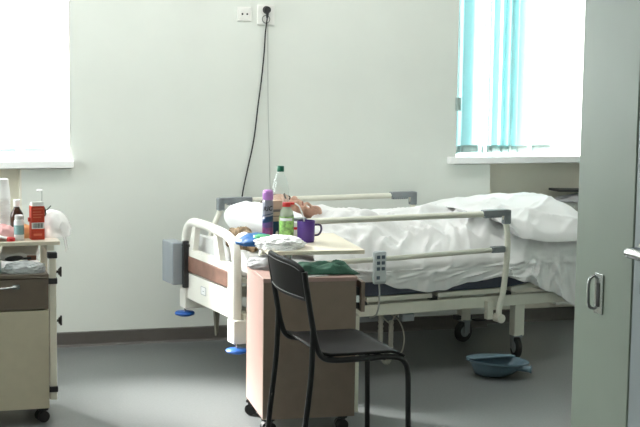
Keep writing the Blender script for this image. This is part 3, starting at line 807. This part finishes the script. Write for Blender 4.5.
def band(z0, z1, mat, nm, a0, a1, r, parent, tilt=0):
    m = MB(); m.grid(lambda u, v: V((r * math.sin(a0 + (a1 - a0) * u), -r * math.cos(a0 + (a1 - a0) * u), z0 + (z1 - z0) * v + tilt * (u - .5))), 24, 2)
    return m.build(nm, mat, parent, smooth=True, solid=.0004)
band(.085, .112, NAVY, 'printed_band', -1.4, .9, R0 + .0004, can, .012)
band(.12, .124, NAVY, 'printed_stripe', -1.4, .9, R0 + .0005, can, .012)

bt = thing('water_bottle', 'tall clear plastic bottle with a green cap behind the spray can', 'bottle', (1.762, -1.425, ZL))
m = MB(); m.lathe([(0, .004), (.03, 0), (.040, .006), (.042, .02), (.042, .09), (.039, .10), (.042, .11), (.042, .20), (.041, .235), (.032, .275), (.019, .306), (.0135, .318), (.0135, .330)], n=36)
m.build('bottle_body', PET, bt, smooth=True)
m = MB(); m.lathe([(.0165, .316), (.0170, .318), (.0170, .340), (.015, .343), (0, .344)], n=24); m.build('bottle_cap', GREENC, bt, smooth=True)

jb = thing('juice_bottle', 'short drink bottle with a leafy green label and red cap on the table leaf', 'bottle', (1.756, -1.560, ZL))
m = MB(); m.lathe([(0, .002), (.026, 0), (.033, .006), (.034, .03), (.034, .085), (.0345, .118), (.029, .145), (.018, .160), (.013, .166), (.013, .175)], n=32); m.build('bottle_body', PETG, jb, smooth=True)
m = MB(); m.lathe([(.0350, .018), (.0352, .10), (.0352, .118)], n=32, caps=False); m.build('label_sleeve', LABELG, jb, smooth=True)
m = MB(); m.lathe([(.019, .163), (.020, .165), (.020, .180), (.018, .183), (0, .1835)], n=24); m.lohi((.012, -.01, .172), (.034, .008, .182)); m.build('bottle_cap', REDC, jb, smooth=True)
band(.098, .112, WHITEP, 'label_stripe', -1.3, .6, .0357, jb)

pk = thing('pack', 'flat upright pack, navy below and tan above, between spray can and drink bottle', 'pack', (1.728, -1.478, ZL), .15)
m = MB(); m.lohi((-.027, -.012, 0), (.027, .012, .085)); m.build('pack_base', NAVY, pk, bevel=.003)
m = MB(); m.lohi((-.027, -.012, .085), (.027, .012, .185)); pt = m.build('pack_top', TAN, pk, bevel=.003)
m = MB(); m.lohi((-.022, -.0128, .13), (.020, -.0118, .142)).lohi((-.022, -.0128, .108), (.012, -.0118, .112)); m.build('pack_print', M('grey_print', (120, 108, 110), .5), pt)
m = MB(); m.ball((0, -.0122, .03), (.007, .001, .010), sub=2); m.build('pack_logo', WHITEP, pk, smooth=True)
sb = thing('small_box', 'small white box with a red stripe behind the purple mug', 'box', (1.815, -1.44, ZL), -.1)
m = MB(); m.lohi((-.03, -.02, 0), (.03, .02, .075)); m.build('box_body', PAPER, sb, bevel=.002)
m = MB(); m.lohi((-.0302, -.0205, .040), (.0302, -.0198, .052)); m.build('box_stripe', REDC, sb)

mug = thing('mug', 'purple mug with a handle on the right of the table leaf', 'mug', (1.840, -1.600, ZL))
m = MB(); m.lathe([(0, .006), (.034, .006), (.037, .012), (.0385, .088), (.040, .100), (.0425, .100), (.0420, .088), (.0405, .012), (.038, 0), (0, 0)], n=36); m.build('mug_body', PURPLE, mug, smooth=True)
m = MB(); m.tube([(.039, -.006, .080), (.062, -.010, .080), (.071, -.011, .070), (.070, -.011, .050), (.058, -.009, .033), (.039, -.006, .030)], .005, 10, 6); m.build('mug_handle', M('mug_handle_purple', (58, 38, 84), .4), mug, smooth=True)
m = MB(); m.tube([(1.847, -1.606, ZL + .012), (1.832, -1.600, ZL + .09), (1.823, -1.596, ZL + .13), (1.809, -1.59, ZL + .165), (1.790, -1.585, ZL + .180)], .0036, 8, 6)
tag(m.build('drinking_straw', WHITEP, smooth=True), 'white bent drinking straw standing in the purple mug', 'straw')

# crumpled bags and packs on the leaf and cabinet top
tag(crumple((1.672, -1.755, ZL), (.11, .12, .042), 12, .2, 3.0, 5).build('crumpled_cloth', SHEET, smooth=True), 'crumpled white cloth on the left front of the table leaf behind the chair back', 'cloth')
tag(crumple((1.60, -1.77, .694), (.085, .075, .042), 15, .22, 3.2, 4).build('plastic_bag', CLOTHG, smooth=True), 'grey plastic bag on the cabinet top under the blue pack', 'bag')
bp = thing('wipes_pack', 'shiny blue and green printed pack lying beside the spray can', 'pack', (1.595, -1.64, ZL))
m = crumple((0, 0, 0), (.095, .095, .040), 18, .10, 2.2, 4); m.build('pack_film', BLUEPACK, bp, smooth=True)
m = crumple((.01, -.045, .012), (.055, .045, .034), 31, .16, 2.6, 4); m.build('pack_print', GREENF, bp, smooth=True)
m = crumple((-.050, .040, .002), (.045, .055, .038), 37, .14, 2.6, 4); m.build('pack_end', WHITEP, bp, smooth=True)
# green cloth on the cabinet top
m = MB()
def gc(u, v):
    x = 1.665 + .29 * u; y = -2.06 + .16 * v
    h = .020 + .016 * noise.noise(V((x * 14, y * 20, 2))) + .018 * (1 - 2 * abs(noise.noise(V((x * 8, y * 24, 5)))))
    ed = min(u, 1 - u, v, 1 - v) * 7
    return V((x + .012 * noise.noise(V((0, v * 6, 9))), y + .012 * noise.noise(V((u * 6, 0, 4))), .6935 + max(0.001, h * min(1, ed) + .010 * (1 - u))))
m.grid(gc, 50, 30)
tag(m.build('green_cloth', GREENCL, smooth=True, solid=.003), 'crumpled dark green cloth on the cabinet top under the table leaf', 'cloth')
m = MB(); m.box((1.74, -2.05, .6945), (.13, .05, .003), Matrix.Rotation(.1, 3, 'Z'))
tag(m.build('paper_slip', PAPER), 'white paper slip under the green cloth on the cabinet', 'paper')
m = MB(); m.grid(lambda u, v: V((1.585 + .07 * u, -1.99 + .05 * v + .02 * u, .694 + .012 * math.sin(u * 3) * v)), 8, 6)
tag(m.build('paper_scrap', PAPER, smooth=True, solid=.001), 'small white paper scrap on the cabinet top by the chair back', 'paper')

# ------------------------------------------------------------------ black chair (faces right)
ch = thing('chair', 'black metal chair with a vinyl seat standing in front of the bedside cabinet', 'chair', (1.75, -2.455, 0), math.radians(2))
ox_, oy_ = ch.location.x, ch.location.y
def C(x, y, z): return V((x - ox_, y - oy_, z))
XB, XF, YN, YFa, ZS = 1.572, 1.915, -2.685, -2.225, .472
for nm, y in (('near', YN), ('far', YFa)):
    m = MB()
    m.tube([C(XB - .066, y, .815), C(XB - .058, y, .76), C(XB - .034, y, .62), C(XB - .018, y, .54), C(XB + .006, y, .480), C(XB + .06, y, ZS - .012), C(XB + .2, y, ZS - .012), C(XF - .04, y, ZS - .012), C(XF + .012, y, ZS - .03), C(XF + .032, y, ZS - .085), C(XF + .036, y, .25), C(XF + .040, y, .006)], .0115, 12, 6)
    m.build('side_frame', BLACKM, ch, smooth=True)
    m = MB(); m.tube([C(XB - .028, y, .585), C(XB - .034, y, .40), C(XB - .058, y, .18), C(XB - .075, y, .006)], .0115, 12, 5); m.build('leg', BLACKM, ch, smooth=True)
    for x in (XB - .0755, XF + .040):
        m = MB(); m.cyl(C(x, y, 0), C(x, y, .022), .014, n=14); m.build('foot_cap', RUBBER, ch, smooth=True)
m = MB(); m.cyl(C(XB + .07, YN, ZS - .016), C(XB + .07, YFa, ZS - .016), .009, n=10).cyl(C(XF - .07, YN, ZS - .016), C(XF - .07, YFa, ZS - .016), .009, n=10); m.build('cross_bar', BLACKM, ch, smooth=True)
m = MB()
def seat_f(u, v):
    x = XB + .008 + (XF + .012 - XB - .008) * u; y = YN - .004 + (YFa - YN + .008) * v
    k = (2 * v - 1); dish = -.016 * (1 - k * k) * math.sin(PI * min(1, u * 1.15)) ; roll = -.020 * max(0, (u - .82) / .18) ** 2 + .008 * max(0, (.12 - u) / .12)
    return C(x, y, ZS + .004 + dish + roll)
m.grid(seat_f, 24, 20); m.build('seat', BLACKV, ch, smooth=True, solid=.010, off=1)
m = MB()
def back_f(u, v):
    y = YN - .002 + (YFa - YN + .004) * u; k = 2 * u - 1
    z = .695 + .160 * v - .030 * abs(k) ** 5 * v
    x = XB - .044 - .026 * v - .034 * (1 - k * k)
    return C(x, y, z)
m.grid(back_f, 24, 10); bk = m.build('backrest', BLACKV, ch, smooth=True, solid=.014, off=0, sub=1)
m = MB()
for vv in (.10, .86): m.tube([back_f(k / 16 * .90 + .05, vv) + V((-.0085, 0, 0)) for k in range(17)], .0016, 6)
m.build('stitching', M('seam_grey', (90, 90, 90), .4), bk, smooth=True)

# ------------------------------------------------------------------ left bedside cabinet (front to the doorway)
QX0, QX1, QY0, QY1 = .215, .645, -1.640, -1.20
lc = thing('bedside_cabinet', 'beige bedside cabinet with dark brown drawer under the left window', 'cabinet', ((QX0 + QX1) / 2, (QY0 + QY1) / 2, 0))
qx, qy = lc.location.x, lc.location.y; hx, hy = (QX1 - QX0) / 2, (QY1 - QY0) / 2
m = MB()
m.lohi((-hx, -hy + .018, .065), (-hx + .016, hy, .660)).lohi((hx - .016, -hy + .018, .065), (hx, hy, .660)).lohi((-hx + .016, hy - .016, .065), (hx - .016, hy, .660)).lohi((-hx + .016, -hy + .018, .065), (hx - .016, hy - .016, .083)).lohi((-hx + .016, -hy + .018, .515), (hx - .016, hy - .016, .530))
m.build('carcass', BEIGE, lc, bevel=.0015)
m = MB(); m.lohi((-hx, -hy - .002, .658), (hx, hy, .674)); m.build('cabinet_top', DRAWERB, lc, bevel=.0015)
m = MB(); m.lohi((-hx + .001, -hy, .068), (hx - .001, -hy + .017, .512)); m.build('door', BEIGE, lc, bevel=.002)
m = MB(); m.lohi((-hx + .001, -hy, .518), (hx - .001, -hy + .017, .655)); dw = m.build('drawer', DRAWERB, lc, bevel=.002)
m = MB(); m.tube([(-.06, -hy, .618), (-.055, -hy - .02, .618), (.03, -hy - .022, .620), (.068, -hy - .018, .623), (.074, -hy, .623)], .005, 8, 5); m.lohi((.058, -hy - .006, .612), (.088, -hy, .632)).lohi((-.075, -hy - .006, .608), (-.045, -hy, .628)); m.build('drawer_handle', CHROME, dw, smooth=True)
# leaf frame on the right-hand side
m = MB(); m.lohi((hx + .004, -hy + .02, .10), (hx + .036, -hy + .05, .765)).lohi((hx + .004, hy - .05, .10), (hx + .036, hy - .02, .765)).lohi((hx + .004, -hy + .05, .10), (hx + .036, hy - .05, .13)).lohi((hx + .004, -hy + .05, .30), (hx + .03, hy - .05, .33)); m.build('leaf_frame', WHITEL, lc, bevel=.003)
for z in (.15, .64, .755):
    m = MB(); m.lohi((hx - .002, -hy + .014, z - .014), (hx + .040, -hy + .056, z + .012)); m.build('clamp', DARKP, lc, bevel=.003)
for z in (.668, .445):
    m = MB(); m.cyl((hx + .034, -hy + .10, z), (hx + .058, -hy + .10, z), .006, n=10).cyl((hx + .052, -hy + .10, z), (hx + .060, -hy + .10, z), .012, .019, n=8).box((hx + .064, -hy + .10, z), (.008, .012, .044)); m.build('knob', DARKP, lc, smooth=True)
m = MB(); m.lohi((-.28, -1.562 - qy, .792), (.706 - qx, -1.13 - qy, .810)); m.build('table_leaf', LEAFM, lc, bevel=.003)
m = MB(); m.lohi((hx + .002, -hy + .085, .765), (hx + .034, hy - .02, .792)); m.build('leaf_bracket', WHITEL, lc)
for (x, y, rr) in ((hx - .03, -hy + .04, .3), (-hx + .05, -hy + .04, .2), (hx - .04, hy - .05, .2), (-hx + .05, hy - .05, .2)):
    m = MB(); m.lohi((-.022, -.022, .052), (.022, .022, .0655)).lohi((-.006, -.018, .02), (.014, .018, .056)); cf = m.build('caster', DARKP, lc, bevel=.004, loc=(x, y, 0), rotz=rr)
    m = MB()
    for s_ in (-.016, .016): m.cyl((0, s_ - .009, .026), (0, s_ + .009, .026), .026, n=22)
    m.build('wheel', RUBBER, cf, smooth=True)

# things on the left leaf
ZQ = .8105
first = None
for k in range(15):
    z = ZQ + k * .0118
    if first is None:
        m = MB(); m.lathe([(.0385, 0), (.0395, .001), (.0395, .004), (.0378, .006), (.029, .090), (.027, .091), (0, .091), (0, .089), (.0265, .089), (.0365, .004)], n=30, caps=False)
        first = m.build('paper_cup', WHITEP, smooth=True, loc=(.474, -1.27, z)); o = first
    else:
        o = first.copy(); COL.objects.link(o); o.location = (.474 + .0006 * math.sin(k), -1.27, z)
    tag(o, 'white disposable cup upside down in the tall stack at the left edge' if k < 14 else 'topmost upside down white disposable cup of the tall stack at the left edge', 'cup', 'white disposable cups in a tall stack')
mb = thing('medicine_bottle', 'brown glass medicine bottle with a white cap beside the cup stack', 'bottle', (.533, -1.36, ZQ))
m = MB(); m.lathe([(0, 0), (.027, 0), (.031, .005), (.031, .090), (.028, .106), (.017, .124), (.0125, .132), (.0125, .146)], n=30); m.build('bottle_body', BROWNG, mb, smooth=True)
m = MB(); m.lathe([(.0145, .136), (.0155, .137), (.0155, .164), (.014, .168), (0, .1685)], n=24); m.build('bottle_cap', WHITEP, mb, smooth=True)
vb = thing('pill_bottle', 'small white pill bottle with a pale teal label in front of the brown bottle', 'bottle', (.531, -1.495, ZQ))
m = MB(); m.lathe([(0, 0), (.020, 0), (.0225, .003), (.0225, .082), (.019, .092), (.0155, .095)], n=28); m.build('bottle_body', WHITEP, vb, smooth=True)
m = MB(); m.lathe([(.0229, .026), (.0229, .068)], n=28, caps=False); m.build('label_sleeve', TEAL, vb, smooth=True)
m = MB(); m.lathe([(.018, .093), (.019, .094), (.019, .110), (.017, .113), (0, .1135)], n=24); m.build('bottle_cap', M('cap_grey', (206, 204, 204), .4), vb, smooth=True)
rb = thing('carton', 'red medicine carton with a white barcode label standing on the left cabinet', 'carton', (.611, -1.485, ZQ), .12)
m = MB(); m.lohi((-.030, -.022, 0), (.030, .022, .152)); m.build('carton_body', REDBOX, rb, bevel=.0015)
m = MB(); m.prism([(-.022, .152), (.022, .152), (.014, .168), (-.020, .170)], -.026, .027, 'x'); m.build('carton_flap', PAPER, rb)
m = MB(); m.lohi((-.0285, -.0228, .050), (.0285, -.0219, .078)); bl = m.build('barcode_label', PAPER, rb)
m = MB(); x = -.022
rng = random.Random(4)
while x < .020:
    w_ = rng.choice((.0012, .002, .003)); m.lohi((x, -.0232, .054), (x + w_, -.0227, .075)); x += w_ + rng.choice((.0012, .002))
m.build('barcode_bars', INK, bl)
m = MB()
for k, z in enumerate((.138, .124, .112, .100)): m.lohi((-.022, -.0225, z), (.022 - .008 * (k % 2), -.0218, z + .0035))
CPT = M('carton_print_tone', (222, 120, 90), .5)
m.build('carton_print', CPT, rb)
m = MB(); m.lohi((-.02, -.0225, .018), (.018, -.0218, .028)); m.build('carton_logo', CPT, rb)
m = MB(); m.lohi((-.04, -.012, .082), (-.0305, .004, .100)); m.build('carton_tab', REDBOX, rb)
pb = thing('pump_bottle', 'white pump bottle with a flat disc top behind the red carton', 'bottle', (.640, -1.385, ZQ))
m = MB(); m.lathe([(0, 0), (.022, 0), (.024, .004), (.024, .120), (.016, .135), (.010, .140)], n=26); m.build('bottle_body', BROWNG, pb, smooth=True)
m = MB(); m.cyl((.004, 0, .138), (.004, 0, .208), .0020, n=8); m.build('pump_stem', CORDG, pb)
m = MB(); m.lathe([(0, .206), (.010, .207), (.016, .210), (.014, .214), (0, .216)], (-.006, 0, 0), 22); m.build('pump_disc', WHITEP, pb, smooth=True)
m = MB(); m.tube([(.02, 0, .115), (.035, 0, .13), (.045, 0, .14)], .003, 6, 4); m.build('spout', DARKP, pb)
wb = tag(crumple((.692, -1.36, ZQ), (.085, .10, .092), 22, .05, 1.6, 5).build('plastic_bag', BAGM, smooth=True), 'thin white plastic bag bulging over the right end of the left cabinet leaf', 'bag')
m = MB(); m.grid(lambda u, v: V((.712 + .04 * u * (1 - .3 * v) + .03 * v, -1.46 + .14 * u + .01 * v, .865 - .115 * v + .012 * math.sin(u * 9 + v * 3))), 14, 12)
m.build('bag_corner', BAGM, wb, smooth=True, solid=.001)
tag(crumple((.468, -1.425, ZQ), (.062, .05, .050), 25, .25, 3, 4).build('tissue', PINKT, smooth=True), 'crumpled pink tissue among the things on the left cabinet', 'tissue')
tag(crumple((.562, -1.415, ZQ), (.050, .032, .048), 27, .08, 2, 4).build('bread_roll', BREAD, smooth=True), 'tan bread roll between the pill bottle and the red carton', 'bread')
m = MB(); m.box((.438, -1.50, ZQ + .020), (.11, .075, .006), Matrix.Rotation(.22, 3, 'Y') @ Matrix.Rotation(.2, 3, 'Z')).box((.40, -1.50, ZQ + .012), (.05, .06, .024))
tag(m.build('notepad', PAPER, bevel=.002), 'white notepad lying at the left edge of the leaf', 'paper')
m = MB(); m.lathe([(0, 0), (.018, 0), (.019, .004), (.019, .013), (.016, .017), (0, .018)], (0, 0, 0), 24)
tag(m.build('bottle_cap', REDC, smooth=True, loc=(.492, -1.525, ZQ)), 'loose red screw cap at the front of the left cabinet leaf', 'cap')
# things on the cabinet top below the leaf
ZB = .6745
m = MB(); m.grid(lambda u, v: V((.45 + .16 * u + .03 * v, -1.45 + .2 * v, ZB + .066 + .02 * v + .012 * noise.noise(V((u * 3, v * 3, 4))))), 16, 14)
tag(m.build('paper_sheets', PAPER, smooth=True, solid=.03, off=-1), 'white folded papers under the left table leaf', 'paper')
tag(crumple((.540, -1.575, ZB), (.098, .050, .042), 33, .2, 3.2, 5).build('polythene_bag', POLY, smooth=True), 'crinkled clear polythene bag on the brown cabinet top', 'bag')
m = MB(); m.ball((.505, -1.53, ZB + .058), (.042, .022, .012), Matrix.Rotation(-.08, 3, 'Y'), 3); m.tube([(.53, -1.53, ZB + .055), (.58, -1.53, ZB + .058)], .005, 8)
tag(m.build('hairbrush', DARKP, smooth=True), 'dark oval hairbrush lying on the polythene bag', 'brush')
m = MB(); m.lathe([(0, 0), (.030, 0), (.032, .004), (.032, .05), (.028, .058), (0, .06)], (0, 0, 0), 26)
tag(m.build('jar', M('grey_jar', (150, 162, 160), .3), smooth=True, loc=(.412, -1.585, ZB)), 'grey green jar at the left edge of the brown cabinet top', 'jar')
m = MB(); m.lohi((-.02, -.014, 0), (.02, .014, .02))
tag(m.build('small_carton', M('brown_carton', (128, 84, 66), .6), bevel=.003, loc=(.585, -1.50, ZB + .045)), 'small reddish brown packet on the papers under the left leaf', 'packet')

# ------------------------------------------------------------------ bedpan on the floor
pa = Matrix.Rotation(math.radians(-6), 4, 'Z')
bpn = thing('bedpan', 'blue grey plastic bedpan with a stub handle on the floor under the bed', 'bedpan', (2.972, -1.25, 0), math.radians(-6))
m = MB(); n = 44; rings = []
prof = [(.0, .003), (.30, .0015), (.46, .004), (.64, .018), (.80, .044), (.90, .066), (.96, .078), (1.06, .083), (1.055, .089), (.93, .086), (.86, .068), (.76, .046), (.60, .022), (.3, .012), (0, .010)]
def pan_pt(k, r_, z):
    a = 2 * PI * k / n
    ex = .158; ey = .125; z *= .95
    return V((r_ * ex * math.cos(a) + (.02 * r_ if z > .03 else 0), r_ * ey * math.sin(a) * (1 + .12 * math.cos(a)), z + (.010 * math.cos(a + PI) if z > .05 else 0)))
for r_, z in prof: rings.append([m.b.verts.new(pan_pt(k, max(r_, .002), z)) for k in range(n)])
for a, b in zip(rings, rings[1:]):
    for k in range(n): m.b.faces.new((a[k], a[(k + 1) % n], b[(k + 1) % n], b[k]))
m.b.faces.new(rings[0][::-1]); m.b.faces.new(rings[-1])
m.build('pan_bowl', PANB, bpn, smooth=True)
m = MB()
def lid(u, v):
    a = PI * .22 + PI * .86 * u
    c0 = pan_pt(a / (2 * PI) * n, 1.04, .086)
    e0 = pan_pt((PI * .22) / (2 * PI) * n, 1.04, .086); e1 = pan_pt((PI * 1.08) / (2 * PI) * n, 1.04, .086)
    ln = e0.lerp(e1, u)
    p = c0.lerp(ln, v); p.z += .004 + .006 * math.sin(PI * v); return p
m.grid(lid, 30, 10); m.build('pan_seat', PANB, bpn, smooth=True, solid=.004)
m = MB(); m.cyl((.095, -.085, .060), (.160, -.120, .056), .016, .017, 22).cyl((.158, -.119, .056), (.165, -.123, .056), .020, .020, 22); m.build('pan_handle', PANB, bpn, smooth=True)

# ------------------------------------------------------------------ daylight and added fill lights
w = bpy.data.worlds.new('World'); S.world = w; w.use_nodes = True
nt = w.node_tree; bg = nt.nodes['Background']
bg.inputs['Color'].default_value = (.98, 1.0, 1.0, 1); bg.inputs['Strength'].default_value = 9.0
def portal(wd):
    l = bpy.data.lights.new('window_portal', 'AREA'); l.shape = 'RECTANGLE'; l.size = wd[1] - wd[0]; l.size_y = wd[3] - wd[2]
    l.cycles.is_portal = True
    o = bpy.data.objects.new('window_portal', l); COL.objects.link(o)
    o.location = ((wd[0] + wd[1]) / 2, WT + .01, (wd[2] + wd[3]) / 2); o.rotation_euler = (math.radians(-90), 0, 0)
portal(W1); portal(W2)
l = bpy.data.lights.new('window_portal', 'AREA'); l.shape = 'RECTANGLE'; l.size = 1.5; l.size_y = 1.3; l.cycles.is_portal = True
o = bpy.data.objects.new('window_portal', l); COL.objects.link(o); o.location = (XL - .21, -1.10, 1.79); o.rotation_euler = (0, math.radians(-90), 0)
sl = bpy.data.lights.new('sun', 'SUN'); sl.energy = 42; sl.angle = math.radians(22); sl.color = (1, .96, .92)
so = bpy.data.objects.new('sun', sl); COL.objects.link(so)
so.rotation_euler = V((1.30, -1.78, -1.62)).to_track_quat('-Z', 'Y').to_euler()
def lamp(name, loc, sx, sy, e, col=(1, .98, .95)):
    l = bpy.data.lights.new(name, 'AREA'); l.shape = 'RECTANGLE'; l.size = sx; l.size_y = sy; l.energy = e; l.color = col
    o = bpy.data.objects.new(name, l); COL.objects.link(o); o.location = loc; return o
lamp('wall_fill_light', (1.9, -1.1, 2.98), 3.4, .25, 26)  # unseen fill light added to brighten the back wall and bed
lamp('corridor_fill_light', (1.0, -7.0, 2.98), 1.2, .3, 10)  # dim unseen fill light added behind the camera

# ------------------------------------------------------------------ camera
F, yaw, off, roll = 1400.0, math.radians(17), 158.0, .0131
p = math.atan(off / F)
fw = V((math.sin(yaw) * math.cos(p), math.cos(yaw) * math.cos(p), -math.sin(p)))
r0 = V((math.cos(yaw), -math.sin(yaw), 0)); u0 = r0.cross(fw)
rr = r0 * math.cos(roll) + u0 * math.sin(roll); uu = u0 * math.cos(roll) - r0 * math.sin(roll)
cam = bpy.data.cameras.new('camera'); co = bpy.data.objects.new('camera', cam); COL.objects.link(co)
mw = Matrix((rr, uu, -fw)).transposed().to_4x4(); mw.translation = (0, -7.84, 1.65)
co.matrix_world = mw
cam.sensor_fit = 'HORIZONTAL'; cam.sensor_width = 36; cam.lens = F / 640 * 36
cam.clip_start = .05
S.camera = co
S.view_settings.view_transform = 'Standard'; S.view_settings.look = 'None'; S.view_settings.gamma = 1
S.view_settings.use_curve_mapping = False; S.view_settings.exposure = 0.44
S.cycles.max_bounces = 10; S.cycles.diffuse_bounces = 6; S.cycles.transparent_max_bounces = 16
S.cycles.use_denoising = True; S.cycles.sample_clamp_indirect = 6
